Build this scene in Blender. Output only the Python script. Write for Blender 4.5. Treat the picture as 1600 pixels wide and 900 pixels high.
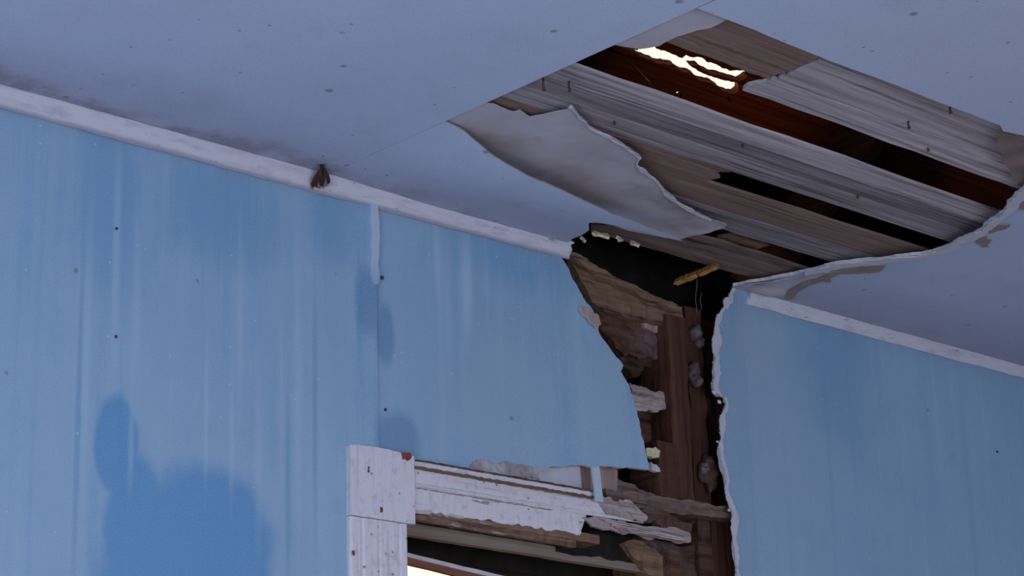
import bpy, math, random
import numpy as np
from mathutils import Vector, noise, Matrix
from mathutils.geometry import delaunay_2d_cdt

scene = bpy.context.scene
for o in list(bpy.data.objects):
    bpy.data.objects.remove(o)
random.seed(7)

# ------------------------------------------------------------------ camera
F_PX = 3500.0
YAW, PITCH, ROLL = (math.radians(a) for a in (43.059, 17.686, -1.8365))
CAM = Vector((0.0, -3.155, 1.40))
H = CAM.z + 1.5046                      # ceiling height
f_ = Vector((math.sin(YAW) * math.cos(PITCH), math.cos(YAW) * math.cos(PITCH), math.sin(PITCH)))
r0 = Vector((math.cos(YAW), -math.sin(YAW), 0)); u0 = r0.cross(f_)
R_ = r0 * math.cos(ROLL) + u0 * math.sin(ROLL)
U_ = -r0 * math.sin(ROLL) + u0 * math.cos(ROLL)
cam = bpy.data.cameras.new('camera')
cam.sensor_width = 36.0
cam.lens = 36.0 * F_PX / 1600.0
cam.clip_start = 0.05
camo = bpy.data.objects.new('camera', cam)
scene.collection.objects.link(camo)
camo.matrix_world = Matrix(((R_.x, U_.x, -f_.x, CAM.x), (R_.y, U_.y, -f_.y, CAM.y), (R_.z, U_.z, -f_.z, CAM.z), (0, 0, 0, 1)))
scene.camera = camo

# ------------------------------------------------------------------ exposure
scene.view_settings.view_transform = 'Standard'
scene.view_settings.look = 'None'
scene.view_settings.gamma = 1.0
scene.view_settings.use_curve_mapping = False
scene.view_settings.exposure = 0.12

# ------------------------------------------------------------------ world: evening sky, pale and warm along the horizon, blue overhead
wd = bpy.data.worlds.new('evening_sky'); scene.world = wd
wd.use_nodes = True
nt = wd.node_tree; nt.nodes.clear()
wo = nt.nodes.new('ShaderNodeOutputWorld'); bg = nt.nodes.new('ShaderNodeBackground')
tc = nt.nodes.new('ShaderNodeTexCoord'); sp = nt.nodes.new('ShaderNodeSeparateXYZ')
mr = nt.nodes.new('ShaderNodeMapRange'); mr.inputs[1].default_value = 0.60; mr.inputs[2].default_value = 0.30
mr.interpolation_type = 'SMOOTHSTEP'
mx = nt.nodes.new('ShaderNodeMix'); mx.data_type = 'RGBA'
mx.inputs[6].default_value = (0.12, 0.20, 0.42, 1)
mx.inputs[7].default_value = (2.3, 1.65, 0.95, 1)
nt.links.new(tc.outputs['Generated'], sp.inputs[0]); nt.links.new(sp.outputs['Z'], mr.inputs[0])
nt.links.new(mr.outputs[0], mx.inputs[0]); nt.links.new(mx.outputs[2], bg.inputs[0]); nt.links.new(bg.outputs[0], wo.inputs[0])

# ------------------------------------------------------------------ the low red sun, added behind the viewer to light the attic
SUN = Vector((-0.25, -0.90, 0.28)).normalized()          # towards the sun
sl_ = bpy.data.lights.new('sun', 'SUN'); sl_.energy = 2.4; sl_.color = (1.0, 0.38, 0.15); sl_.angle = math.radians(1.0)
so_ = bpy.data.objects.new('sun', sl_); scene.collection.objects.link(so_)
so_.location = (-6, -8, 9); so_.rotation_euler = (-SUN).to_track_quat('-Z', 'Y').to_euler()

# ------------------------------------------------------------------ daylight through the windows of the room
def area(name, loc, target, sx, sy, power, col):
    l = bpy.data.lights.new(name, 'AREA'); l.shape = 'RECTANGLE'; l.size = sx; l.size_y = sy
    l.energy = power; l.color = col
    o = bpy.data.objects.new(name, l); scene.collection.objects.link(o)
    o.location = loc
    o.rotation_euler = (Vector(target) - Vector(loc)).to_track_quat('-Z', 'Z').to_euler()
    return o
area('window_light_left', (-0.86, -1.75, 1.35), (1.0, -1.75, 1.35), 1.3, 1.5, 52, (0.585, 0.67, 0.92))
area('window_light_front', (1.3, -5.26, 1.35), (1.3, 0.0, 1.35), 1.5, 1.5, 68, (0.60, 0.67, 0.92))
area('window_light_front_right', (3.6, -5.26, 1.35), (3.6, 0.0, 1.35), 1.3, 1.5, 27, (0.60, 0.67, 0.92))

# ------------------------------------------------------------------ projecting: where a line of sight meets a real surface
def ray(px, py):
    return f_ * F_PX + R_ * (px - 800.0) + U_ * (450.0 - py)
def W(px, py, y=0.0):
    d = ray(px, py); return CAM + d * ((y - CAM.y) / d.y)
def C(px, py, z=None):
    d = ray(px, py); return CAM + d * (((H if z is None else z) - CAM.z) / d.z)
def on_ceiling(px, py, S):
    p = C(px, py, H)
    for i in range(8): p = C(px, py, S(p.x, p.y))
    return (p.x, p.y)
def on_wall(px, py, B):
    p = W(px, py, 0)
    for i in range(8): p = W(px, py, B(p.x, p.z))
    return (p.x, p.z)

# ------------------------------------------------------------------ materials
class G:
    def __init__(s, name):
        s.m = bpy.data.materials.new(name); s.m.use_nodes = True
        s.t = s.m.node_tree; s.t.nodes.clear()
        s.out = s.n('ShaderNodeOutputMaterial'); s.b = s.n('ShaderNodeBsdfPrincipled')
        s.t.links.new(s.b.outputs[0], s.out.inputs[0])
        s.pos = s.n('ShaderNodeNewGeometry').outputs['Position']
        sp = s.n('ShaderNodeSeparateXYZ'); s.t.links.new(s.pos, sp.inputs[0])
        s.x, s.y, s.z = sp.outputs
        s.rnd = s.n('ShaderNodeObjectInfo').outputs['Random']
    def n(s, t, **k):
        x = s.t.nodes.new(t)
        for a, b in k.items(): setattr(x, a, b)
        return x
    def put(s, sock, v):
        if isinstance(v, bpy.types.NodeSocket): s.t.links.new(v, sock)
        elif isinstance(v, (tuple, list)) and len(v) == 3 and sock.type == 'RGBA': sock.default_value = (*v, 1)
        else: sock.default_value = v
    def math(s, op, a, b=0.0, clamp=False):
        x = s.n('ShaderNodeMath', operation=op, use_clamp=clamp); s.put(x.inputs[0], a); s.put(x.inputs[1], b); return x.outputs[0]
    def mul(s, a, b): return s.math('MULTIPLY', a, b)
    def add(s, a, b): return s.math('ADD', a, b)
    def mix(s, f, a, b, blend='MIX'):
        x = s.n('ShaderNodeMix', data_type='RGBA', blend_type=blend); s.put(x.inputs[0], f); s.put(x.inputs[6], a); s.put(x.inputs[7], b); return x.outputs[2]
    def noise(s, scale=(1, 1, 1), detail=4, rough=.55, off=(0, 0, 0), rnd=0, dist=0):
        mp = s.n('ShaderNodeMapping'); s.put(mp.inputs[0], s.pos); mp.inputs[3].default_value = scale
        if rnd:
            cb = s.n('ShaderNodeCombineXYZ'); v = s.mul(s.rnd, rnd)
            for i in range(3): s.put(cb.inputs[i], s.add(v, off[i]))
            s.put(mp.inputs[1], cb.outputs[0])
        else: mp.inputs[1].default_value = off
        x = s.n('ShaderNodeTexNoise'); s.put(x.inputs['Vector'], mp.outputs[0])
        x.inputs['Scale'].default_value = 1; x.inputs['Detail'].default_value = detail; x.inputs['Roughness'].default_value = rough
        x.inputs['Distortion'].default_value = dist
        return x.outputs[0]
    def spots(s, scale, lo, hi, off=(0, 0, 0)):          # sparse small round specks
        mp = s.n('ShaderNodeMapping'); s.put(mp.inputs[0], s.pos); mp.inputs[3].default_value = (scale,) * 3; mp.inputs[1].default_value = off
        x = s.n('ShaderNodeTexVoronoi'); s.put(x.inputs['Vector'], mp.outputs[0]); x.inputs['Scale'].default_value = 1
        sp = s.n('ShaderNodeSeparateColor'); s.put(sp.inputs[0], x.outputs['Color'])
        keep = s.math('GREATER_THAN', sp.outputs[0], hi)
        return s.mul(s.rng(x.outputs['Distance'], lo, lo * .5), keep)
    def rng(s, v, a, b, c=0.0, d=1.0):
        x = s.n('ShaderNodeMapRange', interpolation_type='SMOOTHSTEP'); s.put(x.inputs[0], v)
        for i, q in enumerate((a, b, c, d)): s.put(x.inputs[i + 1], q)
        return x.outputs[0]
    def ramp(s, v, *st):
        x = s.n('ShaderNodeValToRGB'); s.put(x.inputs[0], v); e = x.color_ramp.elements
        while len(e) < len(st): e.new(.5)
        for q, (p, c) in zip(e, st): q.position = p; q.color = (*c, 1)
        return x.outputs[0]
    def ell(s, a, b, ca, cb, ra, rb, soft=.35, wob=None, amt=.0):   # soft-edged elliptical patch around (ca, cb)
        u = s.math('DIVIDE', s.math('SUBTRACT', a, ca), ra); v = s.math('DIVIDE', s.math('SUBTRACT', b, cb), rb)
        d = s.math('SQRT', s.add(s.mul(u, u), s.mul(v, v)))
        if wob is not None: d = s.add(d, s.mul(s.math('SUBTRACT', wob, .5), amt))
        return s.rng(d, 1 + soft, 1 - soft)
    def done(s, col, rough=.8, bump=None, strength=.3, dist=.002, spec=.25):
        s.put(s.b.inputs['Base Color'], col); s.put(s.b.inputs['Roughness'], rough); s.b.inputs['Specular IOR Level'].default_value = spec
        if bump is not None:
            x = s.n('ShaderNodeBump'); x.inputs['Strength'].default_value = strength; x.inputs['Distance'].default_value = dist
            s.put(x.inputs['Height'], bump); s.put(s.b.inputs['Normal'], x.outputs[0])
        return s.m

def mx_(g, vals):                                       # union of masks
    v = vals[0]
    for q in vals[1:]: v = g.math('MAXIMUM', v, q)
    return v

def make_wall_paint():
    g = G('blue_wall_paint')
    big = g.noise((2.2, 2.2, 1.6), 5)
    streak = g.noise((26, 26, .9), 5, .6)
    fine = g.noise((70, 70, 2.2), 3, .6)
    gr = g.noise((300, 300, 300), 3, .75); mot = g.noise((16, 16, 9), 6, .65)
    col = g.ramp(big, (.3, (.275, .435, .56)), (.7, (.325, .485, .59)))
    col = g.mix(g.mul(g.rng(streak, .52, .72), .35), col, (.40, .56, .66))
    col = g.mix(g.mul(g.rng(streak, .48, .30), .40), col, (.16, .37, .55))
    col = g.mix(g.mul(g.rng(fine, .58, .8), .25), col, (.42, .56, .64))
    col = g.mix(g.mul(g.rng(mot, .5, .75), .30), col, (.38, .50, .60)); col = g.mix(g.mul(g.rng(mot, .5, .25), .30), col, (.17, .34, .49))
    wob = g.noise((9, 9, 7), 4); wob2 = g.noise((34, 34, 3), 4)
    def E(px, py, wx, wz, soft=.3, amt=.9, w=wob):
        c = W(px, py); e = W(px + wx, py + wx * .2); t = W(px, py - wz)
        return g.ell(g.x, g.z, c.x, c.z, abs(e.x - c.x), abs(t.z - c.z), soft, w, amt)
    # damp stains, each with its own outline
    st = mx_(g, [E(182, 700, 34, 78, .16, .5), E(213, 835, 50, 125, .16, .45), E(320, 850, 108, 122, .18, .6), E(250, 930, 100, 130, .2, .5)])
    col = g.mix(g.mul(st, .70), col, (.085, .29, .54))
    st2 = mx_(g, [E(170, 300, 60, 150, .6, 1.1, wob2), E(345, 330, 90, 80, .6, 1.1, wob2), E(520, 350, 40, 60, .6, 1.1), E(800, 400, 90, 45, .6, 1.2, wob2)])
    col = g.mix(g.mul(st2, .48), col, (.12, .31, .50))
    st3 = mx_(g, [E(601, 520, 16, 46, .3, .8), E(622, 690, 34, 44, .3, .8), E(575, 470, 20, 50, .4, .8)])
    col = g.mix(g.mul(st3, .65), col, (.13, .27, .42))
    gr2 = mx_(g, [E(940, 650, 60, 110, .6, 1.0), E(790, 640, 80, 120, .7, 1.2, wob2), E(1210, 640, 70, 190, .6, .9)])
    col = g.mix(g.mul(gr2, .40), col, (.36, .47, .55))
    # pale runs of old whitewash
    for px, py, w_, h_, a in ((182, 390, 5, 130, .5), (212, 470, 4, 110, .3), (135, 560, 6, 200, .4), (375, 520, 5, 120, .4), (322, 650, 3, 90, .5), (362, 660, 4, 90, .5),
                              (465, 600, 6, 190, .45), (440, 620, 3, 120, .4), (730, 445, 8, 75, .75), (682, 400, 4, 60, .5), (700, 500, 4, 80, .3), (760, 440, 3, 60, .3),
                              (205, 690, 4, 60, .4), (405, 700, 5, 110, .35), (500, 760, 14, 160, .3)):
        col = g.mix(g.mul(E(px, py, w_, h_, .9, 1.5, wob2), a * .9), col, (.46, .60, .68))
    dk = mx_(g, [E(122, 650, 4, 250, .6, .8, wob2), E(560, 470, 5, 70, .6, .7), E(492, 640, 4, 190, .7, 1., wob2), E(450, 780, 4, 150, .7, 1., wob2), E(1300, 560, 60, 130, .8, 1.2)])
    col = g.mix(g.mul(dk, .45), col, (.13, .31, .46))
    # violet-grey band just under the cornice, stronger towards the top
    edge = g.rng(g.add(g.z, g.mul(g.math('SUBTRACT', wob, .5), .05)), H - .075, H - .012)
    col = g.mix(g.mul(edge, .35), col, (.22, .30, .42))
    sp = g.spots(16, .10, .90)
    col = g.mix(g.mul(sp, .6), col, (.12, .15, .2))
    sp = g.spots(55, .16, .93, (3, 1, 2)); col = g.mix(g.mul(sp, .5), col, (.6, .68, .74))
    col = g.mix(g.mul(g.math('SUBTRACT', gr, .5, True), .9), col, (.5, .62, .70)); col = g.mix(g.mul(g.math('SUBTRACT', .5, gr, True), .9), col, (.08, .22, .36))
    return g.done(col, .75, g.add(big, g.mul(gr, .15)), .12, .01)

def make_ceiling_paint():
    g = G('ceiling_paint')
    big = g.noise((1.7, 1.7, 1.7), 5); mid = g.noise((9, 9, 9), 5, .6); gr = g.noise((300, 300, 300), 3, .75)
    col = g.ramp(big, (.3, (.495, .57, .70)), (.7, (.565, .645, .785)))
    col = g.mix(g.mul(g.rng(mid, .5, .75), .25), col, (.46, .47, .56))
    # brown mould line along the cornice and grey dust near the wall
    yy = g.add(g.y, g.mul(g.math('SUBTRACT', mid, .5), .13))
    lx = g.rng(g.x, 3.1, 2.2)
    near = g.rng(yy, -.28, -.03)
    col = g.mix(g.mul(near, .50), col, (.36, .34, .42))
    mould = g.mul(g.rng(yy, -.10, -.02), g.rng(mid, .38, .62))
    col = g.mix(g.mul(mould, g.add(.12, g.mul(lx, .38))), col, (.16, .115, .13))
    rt = g.mul(g.rng(g.x, 3.6, 3.95), g.rng(yy, -.6, -.05)); col = g.mix(g.mul(rt, .35), col, (.38, .36, .42))
    sp = mx_(g, [g.spots(9, .085, .72), g.spots(17, .13, .84, (5, 2, 1)), g.spots(40, .16, .90, (2, 7, 1))])
    col = g.mix(g.mul(sp, .65), col, (.17, .15, .17))
    col = g.mix(g.mul(g.math('SUBTRACT', gr, .5, True), .8), col, (.8, .82, .9)); col = g.mix(g.mul(g.math('SUBTRACT', .5, gr, True), .8), col, (.22, .24, .32))
    return g.done(col, .8, g.add(mid, g.mul(gr, .1)), .12, .008)

def make_trim_paint():
    g = G('cornice_paint')
    a = g.noise((14, 60, 60), 5, .6); cr = g.noise((30, 90, 90), 3, .7)
    col = g.mix(g.rng(a, .45, .75), (.64, .64, .66), (.50, .48, .52))
    col = g.mix(g.mul(g.rng(cr, .64, .72), .75), col, (.20, .17, .17))
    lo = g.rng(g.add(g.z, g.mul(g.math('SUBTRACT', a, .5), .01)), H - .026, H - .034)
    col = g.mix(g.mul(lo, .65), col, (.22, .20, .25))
    return g.done(col, .6, cr, .5, .004)

def make_gypsum():
    g = G('torn_white_paper')
    a = g.noise((40, 40, 40), 4); col = g.mix(a, (.54, .54, .58), (.70, .69, .70))
    return g.done(col, .9, a, .6, .006)

def make_flat(name, c1, c2, sc=(20, 20, 20), rough=.85, bump=.4, dist=.004, detail=5, lo=.35, hi=.65, c3=None):
    g = G(name); a = g.noise(sc, detail, .62, rnd=9)
    col = g.ramp(a, (lo, c1), (hi, c2))
    if c3 is not None:
        b = g.noise(tuple(q * .37 for q in sc), 4, .6, (3, 7, 1), rnd=5); col = g.mix(g.rng(b, .46, .60), col, c3)
    return g.done(col, rough, a, bump, dist)

def make_wood(name, axis, light, dark, crack=(.03, .02, .015), var=.35, scale=1.0, rough=.85, stain=None, paint=None, paint_bias=None, crk=.35):
    g = G(name)
    lo, hi = 2.2 * scale, 95 * scale
    sc = [hi] * 3; sc['xyz'.index(axis)] = lo
    gr = g.noise(tuple(sc), 5, .65, rnd=40)
    sc2 = [q * .26 for q in sc]; sc2['xyz'.index(axis)] = lo * .7
    bd = g.noise(tuple(sc2), 4, .6, (5, 3, 2), rnd=23)
    col = g.mix(g.rng(gr, .3, .7), dark, light)
    col = g.mix(g.mul(g.rng(bd, .42, .68), .55), col, tuple(q * .62 for q in light))
    if stain is not None:
        b3 = g.noise((5, 5, 5), 4, .6, (1, 8, 4), rnd=13); col = g.mix(g.mul(g.rng(b3, .48, .64), .7), col, stain)
    col = g.mix(g.mul(g.rng(gr, .40, .30), crk * 2), col, crack)
    hsv = g.n('ShaderNodeHueSaturation'); g.put(hsv.inputs['Color'], col); g.put(hsv.inputs['Value'], g.add(1 - var * .5, g.mul(g.rnd, var)))
    col = hsv.outputs[0]
    hgt = gr
    if paint is not None:
        pn = g.noise(tuple([q * .35 if i != 'xyz'.index(axis) else 5.0 for i, q in enumerate(sc)]), 6, .68, (2, 2, 9), rnd=3)
        bias = paint_bias(g) if paint_bias else .5
        msk = g.rng(g.add(pn, bias), .98, 1.03)
        dirt = g.noise((60, 60, 60), 4, .6); spk = g.spots(60, .22, .88)
        pc = g.mix(g.rng(dirt, .5, .8), paint, tuple(q * .72 for q in paint))
        lin = [80.0] * 3; lin['xyz'.index(axis)] = 3.0
        pc = g.mix(g.mul(g.rng(g.noise(tuple(lin), 5, .7, (6, 1, 3)), .50, .72), .55), pc, (.36, .29, .27))
        pc = g.mix(g.mul(spk, .7), pc, (.14, .08, .06))
        col = g.mix(msk, col, pc); hgt = g.add(g.mul(gr, .4), g.mul(msk, .8))
    return g.done(col, rough, hgt, .55, .004)

M = {}
M['wall'] = make_wall_paint(); M['ceiling'] = make_ceiling_paint(); M['trim'] = make_trim_paint(); M['gypsum'] = make_gypsum()
M['plank'] = make_wood('weathered_plank_wood', 'x', (.53, .48, .475), (.21, .175, .17), (.05, .038, .034), .75)
M['plank_brown'] = make_wood('brown_plank_wood', 'x', (.30, .205, .16), (.16, .10, .072), (.04, .022, .014), .3)
M['rafter'] = make_wood('red_brown_rafter_wood', 'y', (.20, .09, .05), (.10, .04, .02), (.02, .008, .004), .4)
M['roof'] = make_wood('red_brown_roof_board_wood', 'x', (.22, .085, .04), (.11, .035, .015), (.02, .008, .004), .3)
M['stud'] = make_wood('brown_stud_wood', 'z', (.115, .050, .028), (.055, .022, .011), (.014, .006, .003), .35)
M['rot'] = make_wood('rotten_brown_wood', 'x', (.15, .078, .048), (.042, .019, .010), (.010, .004, .002), .5, .6, stain=(.14, .10, .10))
M['tan'] = make_wood('tan_split_wood', 'x', (.27, .175, .105), (.10, .055, .03), (.02, .011, .007), .3)
M['pale'] = make_wood('pale_splintered_wood', 'x', (.60, .52, .47), (.24, .15, .115), (.05, .026, .016), .2, crk=.5)
M['greywood'] = make_wood('grey_header_wood', 'x', (.29, .205, .165), (.12, .075, .055), (.03, .016, .011), .3)
M['pinkwood'] = make_wood('pinkish_block_wood', 'z', (.50, .36, .32), (.36, .24, .20), (.12, .07, .05), .3, crk=.1)
M['dark'] = make_flat('tar_paper_and_shade', (.008, .007, .005), (.02, .017, .012))  # tar paper; also put on boards and gaps to stand in for shade
M['sheet'] = make_flat('torn_grey_paper_sheet', (.47, .43, .43), (.55, .525, .565), (7, 7, 7), .9, .5, .006, c3=(.31, .255, .235))
M['paper_brown'] = make_flat('brown_kraft_paper', (.20, .145, .115), (.28, .21, .17), (14, 14, 14))
M['paper_tan'] = make_flat('tan_torn_paper', (.27, .21, .17), (.36, .29, .24), (22, 22, 22))
M['paper_white'] = make_flat('off_white_board', (.56, .55, .58), (.66, .65, .66), (12, 12, 12))
M['grime'] = make_flat('flaking_plaster', (.30, .25, .235), (.52, .50, .50), (26, 26, 26), c3=(.14, .10, .08))
M['amber'] = make_wood('amber_wood', 'x', (.70, .36, .11), (.45, .20, .05), (.12, .05, .015), .2)
M['yellow'] = make_flat('raw_yellow_wood', (.68, .62, .30), (.80, .76, .46), (40, 40, 40))
M['cream'] = make_flat('raw_cream_wood', (.55, .45, .33), (.68, .58, .44), (40, 40, 40))
M['lump'] = make_flat('grey_mud_lump', (.05, .03, .024), (.20, .155, .15), (45, 45, 45), bump=.8)
M['nail'] = make_flat('rusty_nail', (.06, .035, .025), (.12, .07, .05))
M['aqua'] = make_flat('pale_aqua_paint', (.50, .62, .66), (.58, .68, .70), (30, 30, 60))
M['room_wall'] = make_flat('plain_room_paint', (.45, .52, .58), (.50, .57, .62), (3, 3, 3), bump=.05)
M['room_floor'] = make_wood('floor_wood', 'x', (.30, .24, .19), (.18, .13, .10))
M['shingle'] = make_flat('grey_roof_cover', (.10, .095, .09), (.16, .15, .145))
M['soil'] = make_flat('dry_ground', (.20, .18, .12), (.28, .25, .17), (2, 2, 2))
xw = W(900, 800).x
M['casing'] = make_wood('white_peeling_casing', 'x', (.34, .20, .15), (.17, .09, .06), (.04, .02, .015), .05, paint=(.74, .70, .70),
                        paint_bias=lambda g: g.add(.66, g.mul(g.rng(g.x, xw - .05, xw + .45), -.34)))
M['casing_v'] = make_wood('white_flaking_casing', 'z', (.30, .13, .10), (.17, .09, .06), (.04, .02, .015), .05, paint=(.74, .71, .72), paint_bias=lambda g: .74)
M['jamb'] = make_wood('stained_jamb_wood', 'x', (.30, .19, .125), (.10, .05, .03), (.02, .01, .006), .2, paint=(.56, .48, .43),
                      paint_bias=lambda g: g.add(.46, g.mul(g.rng(g.x, xw - .25, xw + .1), -.35)))
M['stop'] = make_wood('grimy_stop_moulding', 'x', (.36, .30, .23), (.22, .17, .125), (.09, .06, .04), .1, crk=.2)
M['sash'] = make_wood('red_brown_sash_wood', 'x', (.34, .15, .08), (.20, .07, .04), (.06, .02, .01), .1)
M['sash_white'] = make_flat('white_sash_edge', (.58, .54, .55), (.70, .67, .68), (30, 60, 60))
M['moth_wing'] = make_flat('moth_brown_wing', (.035, .018, .009), (.09, .045, .024), (220, 220, 220))
M['moth_back'] = make_flat('moth_grey_pink', (.24, .17, .15), (.34, .25, .23), (220, 220, 220))
M['moth_tip'] = make_flat('moth_pale_tip', (.48, .40, .36), (.60, .53, .48), (220, 220, 220))
M['moth_dark'] = make_flat('moth_dark_body', (.02, .016, .012), (.045, .035, .025), (220, 220, 220))
def make_glass():
    g = G('window_glass'); t = g.n('ShaderNodeBsdfTransparent'); gl = g.n('ShaderNodeBsdfGlossy'); gl.inputs['Roughness'].default_value = .03
    m = g.n('ShaderNodeMixShader'); m.inputs[0].default_value = .06
    g.t.links.new(t.outputs[0], m.inputs[1]); g.t.links.new(gl.outputs[0], m.inputs[2]); g.t.links.new(m.outputs[0], g.out.inputs[0]); return g.m
M['glass'] = make_glass()

# ------------------------------------------------------------------ object helpers
def props(o, label=None, cat=None, kind=None, group=None):
    if label: o['label'] = label
    if cat: o['category'] = cat
    if kind: o['kind'] = kind
    if group: o['group'] = group
    return o
def empty(name, loc, label, cat, kind=None, group=None):
    o = bpy.data.objects.new(name, None); scene.collection.objects.link(o); o.location = loc; o.empty_display_size = .05
    return props(o, label, cat, kind, group)
def world_loc(o):
    v = Vector(o.location)
    while o.parent: o = o.parent; v += o.location
    return v
def mesh_obj(name, verts, faces, mats, parent=None, midx=None, smooth=False, label=None):
    verts = [Vector(v) for v in verts]
    lo = Vector((min(v[i] for v in verts) for i in range(3))); hi = Vector((max(v[i] for v in verts) for i in range(3)))
    org = Vector(((lo.x + hi.x) / 2, (lo.y + hi.y) / 2, lo.z))
    me = bpy.data.meshes.new(name)
    me.from_pydata([v - org for v in verts], [], faces)
    for m in (mats if isinstance(mats, (list, tuple)) else [mats]): me.materials.append(M[m] if isinstance(m, str) else m)
    if midx:
        for p, i in zip(me.polygons, midx): p.material_index = i
    if smooth:
        for p in me.polygons: p.use_smooth = True
    o = bpy.data.objects.new(name, me); scene.collection.objects.link(o)
    if parent is not None:
        o.parent = parent; o.location = org - world_loc(parent)
    else: o.location = org
    if label: o['label'] = label
    return o

def torn(outline, step, amp, seed=0, scale=1.0):
    """outline: list of (u, v) or (u, v, 1); an edge that starts at a flagged point is torn (fractal)."""
    rnd = random.Random(seed); out = []
    n = len(outline)
    def sub(a, b, k):
        d = math.hypot(b[0] - a[0], b[1] - a[1])
        if d < step: return []
        o = rnd.uniform(-1, 1) * amp * d
        m = ((a[0] + b[0]) / 2 - (b[1] - a[1]) / d * o, (a[1] + b[1]) / 2 + (b[0] - a[0]) / d * o)
        return sub(a, m, k + 1) + [m] + sub(m, b, k + 1)
    for i in range(n):
        a, b = outline[i], outline[(i + 1) % n]
        out.append((a[0], a[1]))
        if len(a) > 2 and a[2]: out += sub(a[:2], b[:2], 0)
    return out

def inside(p, poly):
    c = False; j = len(poly) - 1
    for i in range(len(poly)):
        if (poly[i][1] > p[1]) != (poly[j][1] > p[1]) and p[0] < (poly[j][0] - poly[i][0]) * (p[1] - poly[i][1]) / (poly[j][1] - poly[i][1]) + poly[i][0]: c = not c
        j = i
    return c

def sheet(name, outline, mapfn, mats, parent=None, grid=.03, holes=(), rough=0, rfreq=30, seed=0, smooth=False, label=None, window=None):
    """A thin solid cut to an outline in (u, v); mapfn(u, v, layer) gives the front (0) and back (1) surface."""
    pts = [Vector(p) for p in outline]; faces_in = [list(range(len(pts)))]
    for h in holes:
        faces_in.append(list(range(len(pts), len(pts) + len(h)))); pts += [Vector(p) for p in h]
    us = [p[0] for p in outline]; vs = [p[1] for p in outline]
    w = window or (min(us), max(us), min(vs), max(vs))
    u = w[0] + grid * .5
    nrow = 0
    while u < w[1]:
        v = w[2] + grid * (.5 if nrow % 2 else .25)
        while v < w[3]:
            if inside((u, v), outline) and not any(inside((u, v), h) for h in holes): pts.append(Vector((u, v)))
            v += grid
        u += grid; nrow += 1
    vo, eo, fo, _, _, _ = delaunay_2d_cdt(pts, [], faces_in, 2 if holes else 1, 1e-6)
    V = []; n = len(vo)
    for layer in (0, 1):
        for p in vo:
            q = mapfn(p[0], p[1], layer)
            if rough:
                k = noise.noise(Vector((p[0] * rfreq + seed, p[1] * rfreq, seed * 1.7))) + .5 * noise.noise(Vector((p[0] * rfreq * 2.3, p[1] * rfreq * 2.3, seed)))
                q = Vector(q) + (Vector(mapfn(p[0], p[1], 1)) - Vector(mapfn(p[0], p[1], 0))).normalized() * (k * rough)
            V.append(q)
    Fs = []; mi = []
    cnt = {}
    a, b, c = [Vector(V[i]) for i in fo[0][:3]]
    flip = (b - a).cross(c - a).dot(Vector(V[fo[0][0] + n]) - a) > 0
    for f in fo:
        f = list(f)
        if flip: f = f[::-1]
        Fs.append(f); mi.append(0); Fs.append([i + n for i in f[::-1]]); mi.append(1)
        for i in range(len(f)):
            e = (f[i], f[(i + 1) % len(f)]); cnt[e] = cnt.get(e, 0) + 1
    for (i, j) in list(cnt):
        if (j, i) not in cnt: Fs.append([j, i, i + n, j + n]); mi.append(1)
    ml = mats if isinstance(mats, (list, tuple)) else [mats, mats]
    return mesh_obj(name, V, Fs, list(ml), parent, mi, smooth, label)

def board(name, a, b, wv, tv, mat, parent=None, n=14, m=4, jit=.0015, jag=(0, 0), bow=None, seed=0, label=None):
    """A plank from a to b (centre line) with half-width wv and half-thickness tv; uneven edges, splintered ends."""
    rnd = random.Random(seed * 31 + 5)
    a, b, wv, tv = Vector(a), Vector(b), Vector(wv), Vector(tv)
    ax = (b - a); L = ax.length; axn = ax / L
    e0 = [rnd.uniform(0, 1) * jag[0] for _ in range(m + 1)]; e1 = [rnd.uniform(0, 1) * jag[1] for _ in range(m + 1)]
    V = []
    wn = wv.normalized(); tn = tv.normalized()
    jl = [[(rnd.uniform(-jit, jit) if k in (0, m) else 0) for k in range(m + 1)] for _ in range(n + 1)]
    jt = [[rnd.uniform(-jit, jit) * .5 for k in range(m + 1)] for _ in range(n + 1)]
    for s in (-1, 1):
        for i in range(n + 1):
            for k in range(m + 1):
                t = i / n; w = -1 + 2 * k / m
                p = a + axn * (e0[k] * (1 - t) + (L - e1[k]) * t - e0[k] * 0 if False else e0[k] + (L - e0[k] - e1[k]) * t)
                p = p + wv * w + wn * jl[i][k] + tv * s + tn * jt[i][k]
                if bow: p = p + Vector(bow(t, w))
                V.append(p)
    N = (n + 1) * (m + 1); Fs = []
    ix = lambda s, i, k: s * N + i * (m + 1) + k
    for i in range(n):
        for k in range(m):
            Fs.append([ix(0, i, k), ix(0, i, k + 1), ix(0, i + 1, k + 1), ix(0, i + 1, k)])
            Fs.append([ix(1, i, k), ix(1, i + 1, k), ix(1, i + 1, k + 1), ix(1, i, k + 1)])
        for k in (0, m):
            q = [ix(0, i, k), ix(0, i + 1, k), ix(1, i + 1, k), ix(1, i, k)]
            Fs.append(q if k == 0 else q[::-1])
    for k in range(m):
        Fs.append([ix(0, 0, k), ix(1, 0, k), ix(1, 0, k + 1), ix(0, 0, k + 1)])
        Fs.append([ix(0, n, k), ix(0, n, k + 1), ix(1, n, k + 1), ix(1, n, k)])
    if ax.cross(wv).dot(tv) < 0: Fs = [f[::-1] for f in Fs]
    return mesh_obj(name, V, Fs, mat, parent, label=label)

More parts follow.
